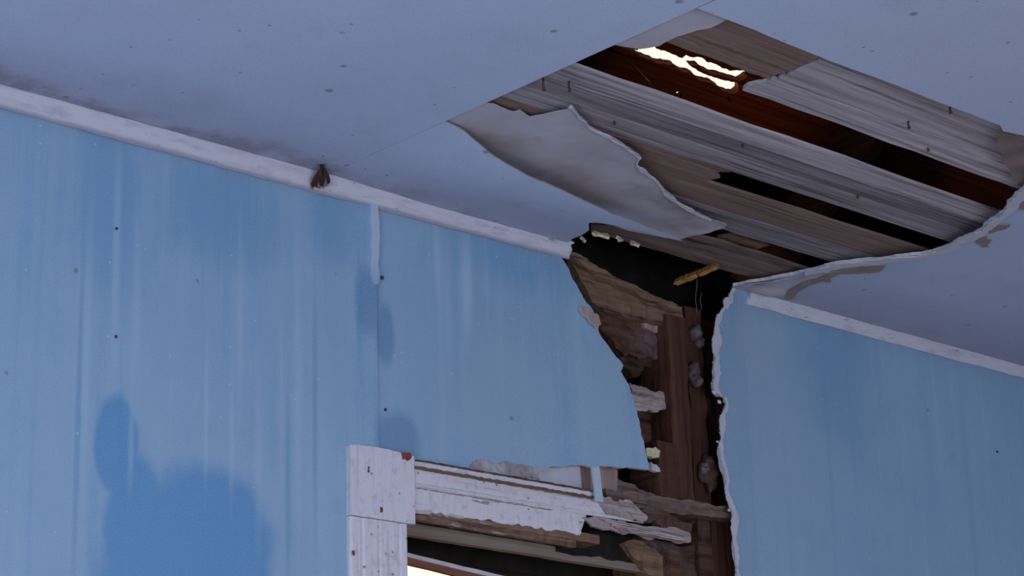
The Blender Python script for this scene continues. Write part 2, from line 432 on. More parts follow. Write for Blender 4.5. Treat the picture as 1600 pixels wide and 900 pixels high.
def box(name, x0, x1, y0, y1, z0, z1, mat, parent=None, n=8, jit=0.0, seed=0, label=None):
    L = (x1 - x0, y1 - y0, z1 - z0); k = L.index(max(L)); c = Vector(((x0 + x1) / 2, (y0 + y1) / 2, (z0 + z1) / 2))
    e = [Vector((1, 0, 0)), Vector((0, 1, 0)), Vector((0, 0, 1))]; i, j = [q for q in range(3) if q != k]
    return board(name, c - e[k] * L[k] / 2, c + e[k] * L[k] / 2, e[i] * L[i] / 2, e[j] * L[j] / 2, mat, parent, n, 2, jit, seed=seed, label=label)

def profile(name, prof, p0, p1, ua, va, mat, parent=None, n=1, jit=0, seed=0, label=None, smooth=False):
    """Extrude a closed 2-D profile (list of (a, b)) from p0 to p1; ua, va the profile axes."""
    rnd = random.Random(seed); p0, p1, ua, va = Vector(p0), Vector(p1), Vector(ua), Vector(va)
    V = []; m = len(prof)
    for i in range(n + 1):
        c = p0.lerp(p1, i / n)
        for (a, b) in prof:
            V.append(c + ua * (a + rnd.uniform(-jit, jit)) + va * (b + rnd.uniform(-jit, jit)))
    Fs = [list(range(m))[::-1], [n * m + k for k in range(m)]]
    for i in range(n):
        for k in range(m): Fs.append([i * m + k, i * m + (k + 1) % m, (i + 1) * m + (k + 1) % m, (i + 1) * m + k])
    area2 = sum(prof[k][0] * prof[(k + 1) % m][1] - prof[(k + 1) % m][0] * prof[k][1] for k in range(m))
    if (area2 > 0) != ((p1 - p0).dot(ua.cross(va)) > 0): Fs = [f[::-1] for f in Fs]
    return mesh_obj(name, V, Fs, mat, parent, smooth=smooth, label=label)

def tube(name, pts, rad, mat, parent=None, k=6, label=None):
    V = []; Fs = []; pts = [Vector(p) for p in pts]; n = len(pts)
    rad = rad if isinstance(rad, (list, tuple)) else [rad] * n
    for i, p in enumerate(pts):
        d = (pts[min(i + 1, n - 1)] - pts[max(i - 1, 0)]).normalized(); q = d.orthogonal().normalized(); w = d.cross(q)
        for j in range(k): V.append(p + (q * math.cos(2 * math.pi * j / k) + w * math.sin(2 * math.pi * j / k)) * rad[i])
    for i in range(n - 1):
        for j in range(k): Fs.append([i * k + j, i * k + (j + 1) % k, (i + 1) * k + (j + 1) % k, (i + 1) * k + j])
    Fs += [list(range(k))[::-1], [(n - 1) * k + j for j in range(k)]]
    return mesh_obj(name, V, Fs, mat, parent, smooth=True, label=label)

def blob(name, c, rx, ry, rz, mat, parent=None, seg=14, ring=9, rough=.25, fr=3.0, seed=0, squash=None, label=None):
    V = [Vector((0, 0, -1))]; 
    for i in range(1, ring):
        t = math.pi * i / ring
        for j in range(seg): p = 2 * math.pi * j / seg; V.append(Vector((math.sin(t) * math.cos(p), math.sin(t) * math.sin(p), -math.cos(t))))
    V.append(Vector((0, 0, 1)))
    V = [v * (1 + rough * noise.noise(v * fr + Vector((seed * 3.1, seed, 0)))) for v in V]
    V = [Vector(c) + Vector((v.x * rx, v.y * ry, v.z * rz)) for v in V]
    Fs = [[0, 1 + (j + 1) % seg, 1 + j] for j in range(seg)]
    for i in range(ring - 2):
        for j in range(seg):
            a = 1 + i * seg + j; b = 1 + i * seg + (j + 1) % seg; Fs.append([a, b, b + seg, a + seg])
    e = len(V) - 1; s0 = 1 + (ring - 2) * seg
    Fs += [[e, s0 + j, s0 + (j + 1) % seg] for j in range(seg)]
    return mesh_obj(name, V, Fs, mat, parent, smooth=True, label=label)

# ================================================================== THE SETTING
X0, X1, Y0 = -.8, 6.0, -5.2
TH = .013                                # drywall thickness
ZP = H + TH                              # underside of the ceiling planks

# ---- the other sides of the room (behind and beside the camera)
def wall_with_opening(name, axis, at, a0, a1, openings, label):
    """Solid wall panel pieces round window openings, joined as one wall."""
    pts = [(a0, 0), (a1, 0), (a1, H), (a0, H)]
    hs = [[(c - w / 2, z0), (c + w / 2, z0), (c + w / 2, z1), (c - w / 2, z1)] for c, w, z0, z1 in openings]
    s = .1
    def mp(u, v, l):
        return Vector((at - s * l if axis == 'x' and at < 0 else at + s * l, u, v)) if axis == 'x' else Vector((u, at - s * l, v))
    o = sheet(name, pts, mp, 'room_wall', None, 1.0, hs)
    return props(o, label, 'wall', 'structure')
wall_with_opening('wall_left', 'x', X0, Y0, 0.0, [(-1.75, 1.3, .6, 2.1)], 'side wall of the room with a window opening')
wall_with_opening('wall_right', 'x', X1, Y0, 0.0, [], 'plain far side wall of the room')
wall_with_opening('wall_front', 'y', Y0, X0 - .1, X1 + .1, [(1.3, 1.5, .6, 2.1), (3.6, 1.3, .6, 2.1)], 'wall behind the viewer with two window openings')
props(box('floor', X0 - .1, X1 + .1, Y0 - .1, .2, -.06, 0, 'room_floor'), 'worn wooden floor of the room', 'floor', 'structure')
props(box('ground', -30, 40, -40, 60, -.9, -.5, 'soil'), 'dry ground around the house', 'ground', 'structure')

# ---- the blue wall
wall = empty('wall_back', (3.0, 0, 0), 'blue painted wall with water stains and a torn opening', 'wall', 'structure')
XS = W(588, 500).x                                              # joint between the first two sheets
flat = lambda u, v, l: Vector((u, TH * l, v))
A = [(X0, 0), (XS - .0015, 0), (XS - .0015, H), (X0, H)]
sheet('drywall_panel', A, lambda u, v, l: Vector((u, TH * l + .004 * math.exp(-((XS - u) / .03) ** 2) * (-1), v)), ['wall', 'gypsum'], wall, .06,
      window=(W(0, 500).x - .2, XS, H - 1.3, H), label='left blue drywall sheet with a dark damp stain')

def Bsurf(x, z):                                                # second sheet: its free corner curls into the room
    e = W(1000, 690); k = max(0, 1 - math.hypot((x - e.x) / .42, (z - e.z) / .50))
    k2 = max(0, 1 - abs(x - e.x + .05) / .30)
    return -.035 * k * k - .006 * k2
def bw(pts): return [on_wall(p[0], p[1], Bsurf) + tuple(p[2:]) for p in pts]
B_px = [(866, 380), (872, 392, 1), (884, 412, 1), (893, 432, 1), (906, 455, 1), (921, 477, 1), (927, 486, 1), (933, 512, 1), (951, 541, 1), (974, 572, 1), (970, 580),
        (984, 604, 1), (994, 640, 1), (1002, 680, 1), (1008, 704, 1), (1014, 734), (990, 731, 1), (955, 728, 1), (900, 727, 1), (858, 730, 1), (851, 737, 1), (843, 744)]
b2 = bw(B_px)
B = [(XS + .0015, H)] + [(W(866, 380).x, H)] + b2 + [(b2[-1][0], W(843, 790).z), (XS + .0015, W(640, 770).z)]
B = torn(B, .006, .10, 3)
sheet('drywall_panel', B, lambda u, v, l: Vector((u, Bsurf(u, v) + TH * .75 * l, v)), ['wall', 'gypsum'], wall, .03, label='middle blue drywall sheet torn away in a curve')

C_px = [(1145, 447, 1), (1137, 461, 1), (1128, 480, 1), (1115, 494, 1), (1111, 520, 1), (1112, 560, 1), (1111, 592, 1), (1109, 608, 1), (1113, 617, 1), (1126, 622, 1), (1130, 633, 1), (1123, 648, 1), (1120, 676, 1),
        (1117, 700, 1), (1119, 718, 1), (1127, 742, 1), (1127, 765, 1), (1134, 788, 1), (1141, 806, 1), (1140, 850, 1), (1145, 880, 1), (1147, 910, 1)]
cw = [tuple(W(p[0], p[1])[i] for i in (0, 2)) + tuple(p[2:]) for p in C_px]
cend = (cw[-1][0] + .03, 0)
Cp = torn([(cw[0][0], H)] + cw + [cend, (X1, 0), (X1, H)], .005, .16, 5)
Csurf = lambda u, v: -.012 * max(0, 1 - (u - cw[4][0]) / .12)
sheet('drywall_panel', Cp, lambda u, v, l: Vector((u, Csurf(u, v) + TH * l * (.25 + .8 * abs(noise.noise(Vector((u * 18, v * 18, 4))))), v)), ['wall', 'gypsum'], wall, .05, window=(cw[4][0] - .02, W(1600, 700).x + .2, H - 1.3, H), label='right blue drywall sheet with a ragged white edge')

# torn white paper along the ragged edge of the right sheet
def ribbon(name, pts_px, widths, lift, mapper, mat, parent, seed, step=.004, amp=.2, th=.002, label=None):
    rnd = random.Random(seed)
    a = []; b = []
    for (px, py), (l, r) in zip(pts_px, widths):
        a.append((px - l * .6, py, 1)); b.append((px + r * .7, py + rnd.uniform(-2, 2), 1))
    out = [mapper(p[0], p[1]) + (1,) for p in a + b[::-1]]
    out = torn(out, step, amp, seed)
    return out
pp = [(x[0], x[1]) for x in C_px]
wd_ = [(2, 3), (3, 7), (3, 9), (3, 12), (3, 10), (3, 9), (3, 9), (4, 8), (4, 10), (3, 5), (3, 4), (3, 7), (3, 9), (3, 9), (3, 8), (3, 6), (3, 6), (3, 10), (3, 11), (3, 8), (3, 6), (3, 6)]
xz = lambda px, py: (W(px, py).x, W(px, py).z)
out = ribbon('x', pp, wd_, 0, xz, None, None, 11)
sheet('torn_paper_edge', out, lambda u, v, l: Vector((u, Csurf(u, v) - .0022 + .002 * l + .001 * noise.noise(Vector((u * 60, v * 60, 3))), v)), ['gypsum', 'gypsum'], wall, .006, label='ragged white torn paper edge')
# gypsum crumbs still hanging on that edge
for i, (px, py, s) in enumerate(((1116, 613, 6), (1124, 628, 5), (1120, 498, 4), (1132, 470, 4), (1121, 690, 3), (1139, 797, 4))):
    c = W(px, py, -.012); r = s * .00085
    blob('gypsum_crumb', c, r * 1.3, r * .8, r, 'gypsum', wall, 9, 6, .6, 2.5, i)
# flap of paper at the torn edge of the middle sheet
fl = [on_wall(p[0], p[1], Bsurf) + (1,) for p in ((902, 481), (916, 484), (928, 492), (934, 508), (930, 516), (919, 507), (910, 495))]
sheet('torn_paper_flap', torn(fl, .004, .15, 2), lambda u, v, l: Vector((u, Bsurf(u, v) - .004 + .002 * l - .006 * max(0, (u - fl[0][0]) / .05), v)), ['pinkwood', 'gypsum'], wall, .008, label='curled scrap of torn paper')
# flaking plaster along the top of the window head
gp = [xz(p[0], p[1]) + (1,) for p in ((728, 741), (735, 726), (752, 719), (765, 724), (790, 721), (815, 726), (838, 727), (846, 735), (842, 757), (790, 748))]
sheet('flaking_plaster', torn(gp, .004, .16, 4), lambda u, v, l: Vector((u, -.004 + .005 * l, v)), ['grime', 'grime'], wall, .008, rough=.003, rfreq=60, seed=4)

# filled joint between the sheets: pale strip above, dark crack below, nail heads
jt = [(582, 318), (584, 360), (584, 400), (584, 434), (585, 446)]
o1 = [xz(x - 6.5, y) + (1,) for x, y in jt[:4]] + [xz(x - 4, y) + (1,) for x, y in jt[4:]]
o2 = [xz(x + 5, y) + (1,) for x, y in jt[:4]] + [xz(x + 2, y) + (1,) for x, y in jt[4:]]
g = G('pale_joint_filler'); a = g.noise((30, 30, 6), 4); k = g.rng(g.z, W(585, 450).z, W(585, 400).z)
M['joint'] = g.done(g.mix(k, g.mix(a, (.36, .50, .60), (.30, .45, .58)), g.mix(a, (.52, .60, .68), (.40, .54, .65))), .8, a, .3)
sheet('joint_filler', torn(o1 + o2[::-1], .01, .08, 8), lambda u, v, l: Vector((u, -.0075 + .006 * l, v)), ['joint', 'joint'], wall, .01, label='pale ridge of filler down the sheet joint')
for px, py, r in ((583, 433, .003), (597, 434, .0042), (586, 547, .004), (587, 640, .003), (602, 640, .003), (182, 357, .0025), (181, 526, .0028), (875, 563, .0028), (1558, 706, .003)):
    c = W(px, py, -.001); blob('nail_head', c, r, .003, r, 'nail', wall, 10, 6, .2, 2, px)

# ---- inside the wall: studs, header, sheathing, seen through the opening
WX = W(640, 870).x                       # left side of the window opening
WXR = W(1010, 880, .06).x                # right side of the window opening
ZH = W(770, 838).z                       # underside of the window head
y_sh = .115
def wall_sheet(name, px, y, mat, th=.02, grid=.012, rough=0., rf=40, seed=0, amp=.1, step=.006, label=None, dy=None):
    pts = [(W(p[0], p[1], y).x, W(p[0], p[1], y).z, 1) for p in px]
    dyf = dy or (lambda u, v: 0)
    return sheet(name, torn(pts, step, amp, seed), lambda u, v, l: Vector((u, y + dyf(u, v) + th * l, v)), [mat, mat], wall, grid, (), rough, rf, seed, label=label)
# outer skin: sidings with dark building paper
for i in range(9):
    z0 = W(640, 866, .085).z + .016 + i * .14
    if z0 > H + .10: break
    box('siding_board', X0, X1, .20 + .004 * (i % 2), .222 + .004 * (i % 2), z0, min(z0 + .15, H + .12), 'dark', wall, 6)  # siding coloured near-black to stand in for shade under the eave
box('siding_board', X0, WX - .04, .20, .222, -.1, ZH - .04, 'shingle', wall); box('siding_board', WXR + .06, X1, .20, .222, -.1, ZH - .04, 'shingle', wall)
box('building_paper', X0, X1, .19, .196, W(640, 866, .085).z + .02, H + .06, 'dark', wall, label='black building paper behind the boards')
box('building_paper', WXR + .06, X1, .19, .196, -.1, ZH + .0, 'dark', wall)
# studs
def stud(px0, px1, py0, py1, y0, y1, mat='stud', seed=0, label=None, z0=None, z1=None):
    a, b = W(px0, (py0 + py1) / 2, y0), W(px1, (py0 + py1) / 2, y0)
    return box('stud', a.x, b.x, y0, y1, W(px0, py1, y0).z if z0 is None else z0, W(px0, py0, y0).z if z1 is None else z1, mat, wall, 14, .003, seed, label)
stud(1049, 1078, 492, 781, .022, .11, seed=2, label='upright reddish-brown stud in the torn opening')
stud(1079, 1103, 480, 785, .040, .11, seed=3, label='second upright stud behind the first')
stud(1104, 1150, 500, 790, .060, .12, 'stud', 4)
stud(1029, 1060, 688, 779, .016, .10, seed=6, label='short cripple stud on the header')
stud(1092, 1112, 800, 920, .035, .12, 'rot', 7, z0=0)
stud(1112, 1165, 790, 920, .045, .12, 'stud', 8, z0=0)
# header: grey horizontal timber over the window
wall_sheet('header_beam', [(945, 763), (985, 768), (1040, 777), (1090, 783), (1150, 790), (1150, 812), (1090, 804), (1040, 800), (990, 792), (950, 786)], .008, 'greywood', .09, .012, .004, 30, 3, .06, label='grey splintered header timber')
# split board slumped from the top of the wall
wall_sheet('split_board', [(889, 393), (905, 401), (930, 417), (965, 438), (1000, 455), (1035, 470), (1066, 484), (1070, 500), (1052, 512), (1020, 503), (985, 497), (950, 489), (925, 470), (908, 440), (896, 412)], .030, 'tan', .035, .01, .006, 26, 5, .06,
           label='long tan board split and slumped in the opening', dy=lambda u, v: .25 * (v - (H - .30)) * 0)
tp = [(889, 391), (930, 414), (965, 434), (1000, 451), (1035, 466), (1066, 480), (1064, 487), (1034, 474), (998, 460), (963, 443), (928, 423), (896, 404)]
wall_sheet('split_edge', tp, .012, 'tan', .02, .008, .003, 50, 6, .08)
# rotten wood below it
wall_sheet('rotten_board', [(905, 445), (960, 470), (1010, 488), (1056, 500), (1056, 545), (1030, 560), (1000, 562), (975, 556), (950, 520), (925, 480)], .055, 'rot', .03, .01, .012, 28, 7, .12, label='crumbling brown board')
wall_sheet('rotten_board', [(940, 520), (1000, 548), (1056, 545), (1056, 580), (1010, 572), (990, 590), (975, 575)], .075, 'rot', .02, .01, .008, 30, 8, .14)
wall_sheet('splintered_lath', [(984, 598), (1010, 606), (1035, 612), (1054, 620), (1054, 630), (1040, 640), (1015, 640), (996, 642), (986, 620)], .040, 'pale', .008, .006, .0025, 80, 9, .14, label='pale splintered strip of lath')
wall_sheet('rotten_board', [(985, 628), (1020, 636), (1056, 634), (1058, 700), (1030, 702), (1000, 704)], .085, 'rot', .02, .01, .006, 30, 10, .1)
wall_sheet('reddish_board', [(1000, 492), (1030, 497), (1054, 503), (1056, 522), (1030, 520), (1008, 512)], .047, 'pinkwood', .012, .008, .004, 40, 12, .1, label='small reddish board end')
wall_sheet('pale_chip', [(1010, 700), (1024, 698), (1031, 704), (1031, 714), (1020, 716), (1012, 713)], .014, 'yellow', .01, .006, .003, 60, 13, .15, label='yellow chip of raw wood')
wall_sheet('pale_chip', [(1016, 722), (1027, 726), (1032, 737), (1019, 735)], .014, 'paper_white', .01, .006, .002, 60, 14, .12)
# behind the lower edge of the middle sheet
wall_sheet('board_scrap', [(838, 715), (905, 715), (909, 764), (842, 756)], .016, 'paper_white', .008, .012, 0, 1, 15, .03, label='white board scrap behind the torn sheet')
wall_sheet('wood_block', [(900, 715), (924, 715), (926, 772), (898, 764)], .020, 'pinkwood', .06, .012, 0, 1, 16, .03, label='orange-pink wood block')
wall_sheet('wood_block', [(932, 715), (965, 715), (963, 776), (936, 772)], .018, 'pinkwood', .06, .012, 0, 1, 17, .03)
wall_sheet('rough_ledge', [(960, 745), (985, 756), (1010, 768), (1040, 772), (1040, 790), (955, 780)], .030, 'greywood', .05, .01, .004, 40, 18, .1)

# ---- ceiling
ceil = empty('ceiling', (2.5, -1.0, H), 'stained pale ceiling with a torn hole showing old planks', 'ceiling', 'structure')
XC = (C(1085, 12).x + C(765, 160).x) / 2
YC = (C(1085, 12).y + C(1560, 195).y) / 2
up = lambda th: (lambda u, v, l: Vector((u, v, H + th * l)))
wn = (C(0, 0).x - .3, XC, -1.9, 0)
sheet('ceiling_panel', [(X0, Y0), (XC, Y0), (XC, 0), (X0, 0)], up(TH), ['ceiling', 'gypsum'], ceil, .08, window=wn, label='unbroken left part of the ceiling')
notch = C(1563, 196)
e1 = [(XC + .002, YC), (C(1180, 46).x, YC - .0015, 1), (C(1260, 76).x, YC + .002, 1), (C(1400, 130).x, YC - .001, 1), (notch.x, notch.y), (C(1567, 205).x, C(1567, 205).y, 1), (C(1600, 212).x, C(1600, 212).y, 1), (C(1700, 250).x, C(1700, 250).y, 1), (X1, C(1700, 250).y + .1), (X1, Y0), (XC + .002, Y0)]
sheet('ceiling_panel', torn(e1[::-1][-1:] + e1[1:], .012, .008, 2), up(TH), ['ceiling', 'paper_tan'], ceil, .08, window=(XC, 4.6, -2.0, 0), label='ceiling sheet in front of the hole')
# right remnant between the hole and the wall
xy = lambda S: (lambda px, py: on_ceiling(px, py, S))
Sr = lambda x, y: H - .012 * max(0, min(1, (-y - .15) / .5))
r_px = [(1145, 447, 1), (1175, 441, 1), (1215, 434, 1), (1262, 424, 1), (1300, 414, 1), (1345, 408, 1), (1400, 402, 1), (1440, 398, 1), (1470, 390, 1), (1500, 375, 1), (1534, 360, 1), (1550, 344, 1), (1572, 326, 1), (1585, 308, 1), (1602, 292, 1), (1640, 262, 1), (1700, 250)]
rp = [xy(Sr)(p[0], p[1]) + tuple(p[2:]) for p in r_px]
Rr = torn([(C(1145, 452).x, .0)] + rp + [(X1, rp[-1][1]), (X1, 0)], .006, .09, 6)
sheet('ceiling_panel', Rr, lambda u, v, l: Vector((u, v, Sr(u, v) + .007 * l)), ['ceiling', 'gypsum'], ceil, .05, window=(C(1145, 447).x, 5.0, -.8, 0), label='ragged ceiling remnant above the right wall')
wd2 = [(0, 0)] * 1
def strip_px(pts, inner): return pts + inner[::-1]
s1 = [(1258, 423), (1300, 413), (1345, 407), (1400, 401), (1440, 397), (1470, 389), (1500, 374), (1534, 359), (1550, 343), (1572, 325), (1585, 307), (1604, 289)]
s2 = [(1258, 429), (1300, 420), (1345, 413), (1400, 406), (1440, 402), (1472, 395), (1502, 381), (1538, 366), (1556, 351), (1578, 334), (1592, 318), (1608, 302)]
o_ = torn([xy(Sr)(*p) + (1,) for p in s1 + s2[::-1]], .005, .12, 9)
sheet('torn_paper_edge', o_, lambda u, v, l: Vector((u, v, Sr(u, v) - .004 + .003 * l)), ['gypsum', 'gypsum'], ceil, .01, label='ragged white paper edge of the remnant')
for i, pts in enumerate(([(1300, 421), (1345, 412), (1384, 414), (1372, 424), (1340, 427), (1305, 427)], [(1538, 362), (1556, 351), (1578, 349), (1572, 356), (1550, 363)], [(1526, 370), (1540, 368), (1549, 375), (1545, 385), (1534, 385), (1525, 378)],
                         [(1582, 320), (1600, 308), (1612, 312), (1600, 326), (1584, 324)], [(1288, 432), (1298, 428), (1298, 440), (1289, 440)])):
    sheet('bare_paper_patch', torn([xy(Sr)(*p) + (1,) for p in pts], .005, .12, 20 + i), lambda u, v, l: Vector((u, v, Sr(u, v) - .0025 + .002 * l)), ['paper_tan', 'paper_tan'], ceil, .012, label='tan patch of bare paper' if i == 0 else None)
# loose brown strip of paper across the left end of the remnant
lo = [(1150, 446), (1200, 438), (1262, 428), (1300, 421), (1290, 431), (1255, 442), (1236, 452), (1226, 463), (1196, 456)]
sheet('loose_paper', torn([xy(Sr)(*p) + (1,) for p in lo], .006, .08, 31), lambda u, v, l: Vector((u, v, Sr(u, v) - .003 + .002 * l - .010 * max(0, noise.noise(Vector((u * 14, v * 14, 2)))))), ['sheet', 'sheet'], ceil, .012, label='loose grey paper at the corner of the remnant')
lo = [(1300, 420), (1316, 420), (1296, 432), (1262, 443), (1246, 452), (1236, 464), (1225, 463), (1232, 450), (1252, 439), (1284, 430)]
sheet('paper_fold', torn([xy(Sr)(*p) + (1,) for p in lo], .006, .06, 33), lambda u, v, l: Vector((u, v, Sr(u, v) - .007 + .002 * l)), ['paper_tan', 'paper_tan'], ceil, .012)
# brown paper hanging at the right end of the hole
hp = [(1560, 198), (1575, 207), (1606, 210), (1640, 225), (1640, 262), (1600, 292), (1590, 288), (1578, 268), (1566, 240), (1556, 222)]
Sh = lambda x, y: H + .004
sheet('hanging_paper', torn([xy(Sh)(*p) + (1,) for p in hp], .006, .08, 35), lambda u, v, l: Vector((u, v, Sh(u, v) + .002 * l - .008 * noise.noise(Vector((u * 12, v * 12, 5))))), ['paper_brown', 'paper_brown'], ceil, .015, label='brown paper hanging at the right end of the hole')

# left remnant: a sheet that sags away from the planks
def Sl(x, y):
    a = max(0, min(1, (x - XC) / .25)); b = max(0, min(1, (-y) / .30))
    return H - .034 * (a * a * (3 - 2 * a)) * (b * b * (3 - 2 * b)) - .006 * a
l_px = [(640, 193), (664, 186, 1), (698, 191, 1), (728, 207, 1), (745, 222, 1), (765, 240, 1), (800, 261, 1), (850, 285, 1), (900, 308, 1), (950, 331, 1), (1000, 350, 1), (1040, 364, 1), (1060, 371, 1), (1066, 377, 1), (1052, 374, 1), (1020, 366, 1),
        (990, 358, 1), (960, 352, 1), (935, 348, 1), (921, 348, 1), (920, 360, 1), (908, 368, 1), (893, 374, 1), (886, 381)]
lp = [xy(Sl)(p[0], p[1]) + tuple(p[2:]) for p in l_px]
lp = [p for p in lp if p[0] > XC + .003]
Lr = torn([(XC + .0005, 0), (XC + .0005, lp[0][1] + .002)] + lp + [(lp[-1][0], 0)], .007, .03, 12)
sheet('ceiling_panel', Lr, lambda u, v, l: Vector((u, v, Sl(u, v) + .0025 * l)), ['ceiling', 'paper_tan'], ceil, .03, label='sagging ceiling remnant above the left wall')
# grey sheet of old paper between remnant and planks
St = lambda x, y: H + .006 - max(0, min(1, (x - XC) / .3)) * (.007 + .010 * max(0, noise.noise(Vector((x * 5, y * 5, 1)))))
t_px = [(600, 212), (622, 190), (650, 180), (690, 178, 1), (735, 166, 1), (760, 162, 1), (772, 163, 1), (790, 171, 1), (802, 175, 1), (812, 172, 1), (828, 183, 1), (850, 179, 1), (872, 174, 1), (886, 172), (890, 165), (895, 166, 1), (906, 182, 1), (922, 198, 1), (938, 206, 1), (955, 213, 1),
        (975, 226, 1), (992, 238, 1), (1002, 246, 1), (996, 257, 1), (1012, 270, 1), (1028, 283, 1), (1038, 296, 1), (1058, 314, 1), (1086, 330, 1), (1112, 343, 1), (1136, 351, 1), (1133, 356, 1), (1108, 364, 1), (1085, 368, 1), (1066, 373), (1040, 372), (980, 360), (880, 320), (780, 275), (720, 225), (660, 205)]
tp = [xy(St)(p[0], p[1]) + tuple(p[2:]) for p in t_px]
tq = torn(tp, .007, .05, 14)
sheet('torn_paper_sheet', tq, lambda u, v, l: Vector((u, v, St(u, v) + .0015 * l)), ['sheet', 'sheet'], ceil, .02, label='large torn grey paper sheet hanging below the planks')
rim = [p for p in t_px[14:30]]
rm = [(p[0], p[1]) for p in rim] + [(p[0] - 2.2, p[1] + 1.8) for p in rim][::-1]
sheet('torn_paper_edge', torn([xy(St)(*p) + (1,) for p in rm], .005, .1, 17), lambda u, v, l: Vector((u, v, St(u, v) - .003 + .0025 * l)), ['gypsum', 'gypsum'], ceil, .01)
# smooth scrap of paper in the near corner of the hole
Sn = lambda x, y: H + .006
np_ = [(1086, 8), (1060, 18), (960, 70), (975, 73), (1000, 77), (1030, 72), (1056, 58), (1088, 48), (1110, 44), (1130, 34), (1140, 28)]
sheet('ceiling_paper', torn([xy(Sn)(*p) + (1,) for p in np_], .01, .04, 18), lambda u, v, l: Vector((u, v, Sn(u, v) + .002 * l)), ['sheet', 'sheet'], ceil, .02, label='smooth grey paper scrap in the near corner of the hole')

# planks, running along the wall
yl = lambda px, py: C(px, py, ZP).y
G1a, G1b = yl(1450, 245), (yl(897, 102) + yl(1070, 162) + yl(1555, 330)) / 3
LA = yl(1150, 219); LB = yl(1126, 237); LC = yl(1100, 252)
G2a, G2b = yl(1300, 321), yl(1300, 346)
L5 = yl(1250, 366)
G3a, G3b = yl(1220, 385), yl(1220, 408)
G4 = yl(1150, 428)
XA, XB = XC - .12, 4.6
tk = .0035
def plank(y0, y1, x0=XA, x1=XB, mat='plank', seed=0, dz=0, jag=(0, 0), jit=.0018, tilt=0, label=None):
    return board('plank', (x0, (y0 + y1) / 2, ZP + tk + dz), (x1, (y0 + y1) / 2, ZP + tk + dz), (0, (y1 - y0) / 2 - .0008, tilt), (0, 0, tk), mat, ceil, 26, 4, jit, jag, seed=seed, label=label)
Lm = yl(1370, 183)
xb = C(1272, 98, ZP).x
plank(YC - .12, yl(1100, 88), XA, xb, 'plank_brown', 1, 0, (0, .02), label='brown plank end beside the glowing slit')
plank(YC - .12, Lm, xb - .01, XB, 'plank', 2, .0015, (.02, 0))
plank(Lm, G1a, C(1152, 140, ZP).x, XB, 'plank', 3, 0, (.02, 0))
plank(G1b, LA, XA, XB, 'plank', 4, 0)
plank(LA, LB, XA, XB, 'plank', 5, .003)
plank(LB, LC, XA, XB, 'plank', 6, 0)
xg2 = C(1136, 275, ZP).x
plank(LC, G2a, XA, XB, 'plank', 7, .0025)
plank(G2a, G2b, XA, xg2, 'plank_brown', 8, 0, (0, .04))
plank(G2b, L5, XA, XB, 'plank_brown', 9, .001)
plank(L5, G3a, XA, XB, 'plank', 10, 0)
xg3 = C(1106, 358, ZP).x
plank(G3a, G3b, XA, xg3, 'plank_brown', 15, .001, (0, .03))
board('lath_scrap', C(1128, 366, ZP + .02), C(1192, 386, ZP + .02), (0, .02, 0), (0, 0, .004), 'tan', ceil, 8, 3, .003, (.02, .02), seed=77, label='brown scrap of lath inside a plank gap')
plank(G3b, G4, C(930, 350, ZP).x, XB, 'greywood', 11, .002, (.04, 0), .004)
# raw splintered edge on the lowest plank
for i, (px, py, l, m_) in enumerate(((939, 367, 15, 'yellow'), (967, 373, 5, 'cream'), (991, 381, 9, 'cream'), (911, 374, 3, 'cream'))):
    a = C(px - l, py - l * .22, H - .002); b = C(px + l, py + l * .22, H - .002)
    board('splinter', a, b, (0, .004, .0045), (0, .002, -.002), m_, ceil, 5, 2, .0025, (.01, .01), seed=i + 40, label='raw yellow splinter on the plank edge' if i == 0 else None)
# nails left in the planks
for px, py, ln in ((889, 127, .020), (849, 122, .024), (1419, 190, .014), (1484, 168, .012), (960, 190, .006), (1160, 226, .006), (1340, 306, .006), (1450, 232, .006)):
    c = C(px, py, ZP); tube('nail', [c, c - Vector((.002, .001, ln * .5)), c - Vector((.001, .002, ln))], [.0022, .0022, .0034], 'nail', ceil)

# ---- attic: rafters and roof boards above the planks
RS = .72; YE = .42; ZE = H + .03           # roof: z = ZE + RS * (YE - y)
rn = Vector((0, RS, 1)).normalized()       # outward normal
rs = Vector((0, -1, RS)).normalized()      # up the slope
def roof_hit(px, py):
    d = ray(px, py); q = Vector((0, YE, ZE)); t = (q - CAM).dot(rn) / d.dot(rn); p = CAM + d * t
    return (p.x, (p - q).dot(rs))
def rp3(u, s, l=0): return Vector((u, YE, ZE)) + rs * s + rn * (.02 * l)
roof = empty('roof', (2.5, YE, ZE), 'dark red-brown underside of the roof seen through the plank gaps', 'roof', 'structure')
slit_top = [roof_hit(*p) for p in ((996, 79), (1001, 73), (1022, 72), (1045, 82), (1066, 91), (1072, 86), (1096, 90), (1104, 97), (1127, 106), (1140, 111), (1162, 110), (1168, 117))]
slit_mid_top = [roof_hit(*p) for p in ((1076, 101), (1092, 101), (1100, 108), (1130, 118), (1152, 126))]
slit_bot = [roof_hit(*p) for p in ((997, 84), (1012, 92), (1030, 99), (1060, 108), (1100, 127), (1125, 138), (1148, 147), (1154, 142), (1152, 129), (1162, 124), (1168, 119))]
XR0, XR1 = 1.6, 6.05
s_l = slit_top[0][1]; s_r = slit_top[-1][1]
smin, smax = -.25, (2.6 + YE) / abs(rs.y)
U_out = [(XR0, s_l)] + slit_top + [(XR1, s_r)]
upper = U_out + [(XR1, s_l + .12), (XR0, s_l + .12)]
sheet('roof_board', torn([p + ((1,) if p in slit_top[:-1] else ()) for p in upper], .012, .10, 4), lambda u, v, l: rp3(u, v, l), 'roof', roof, .1)
low = s_l - .20
L_out = [(XR0, low), (XR1, low), (XR1, s_r - .0004)] + slit_bot[::-1] + [(XR0, s_l - .0004)]
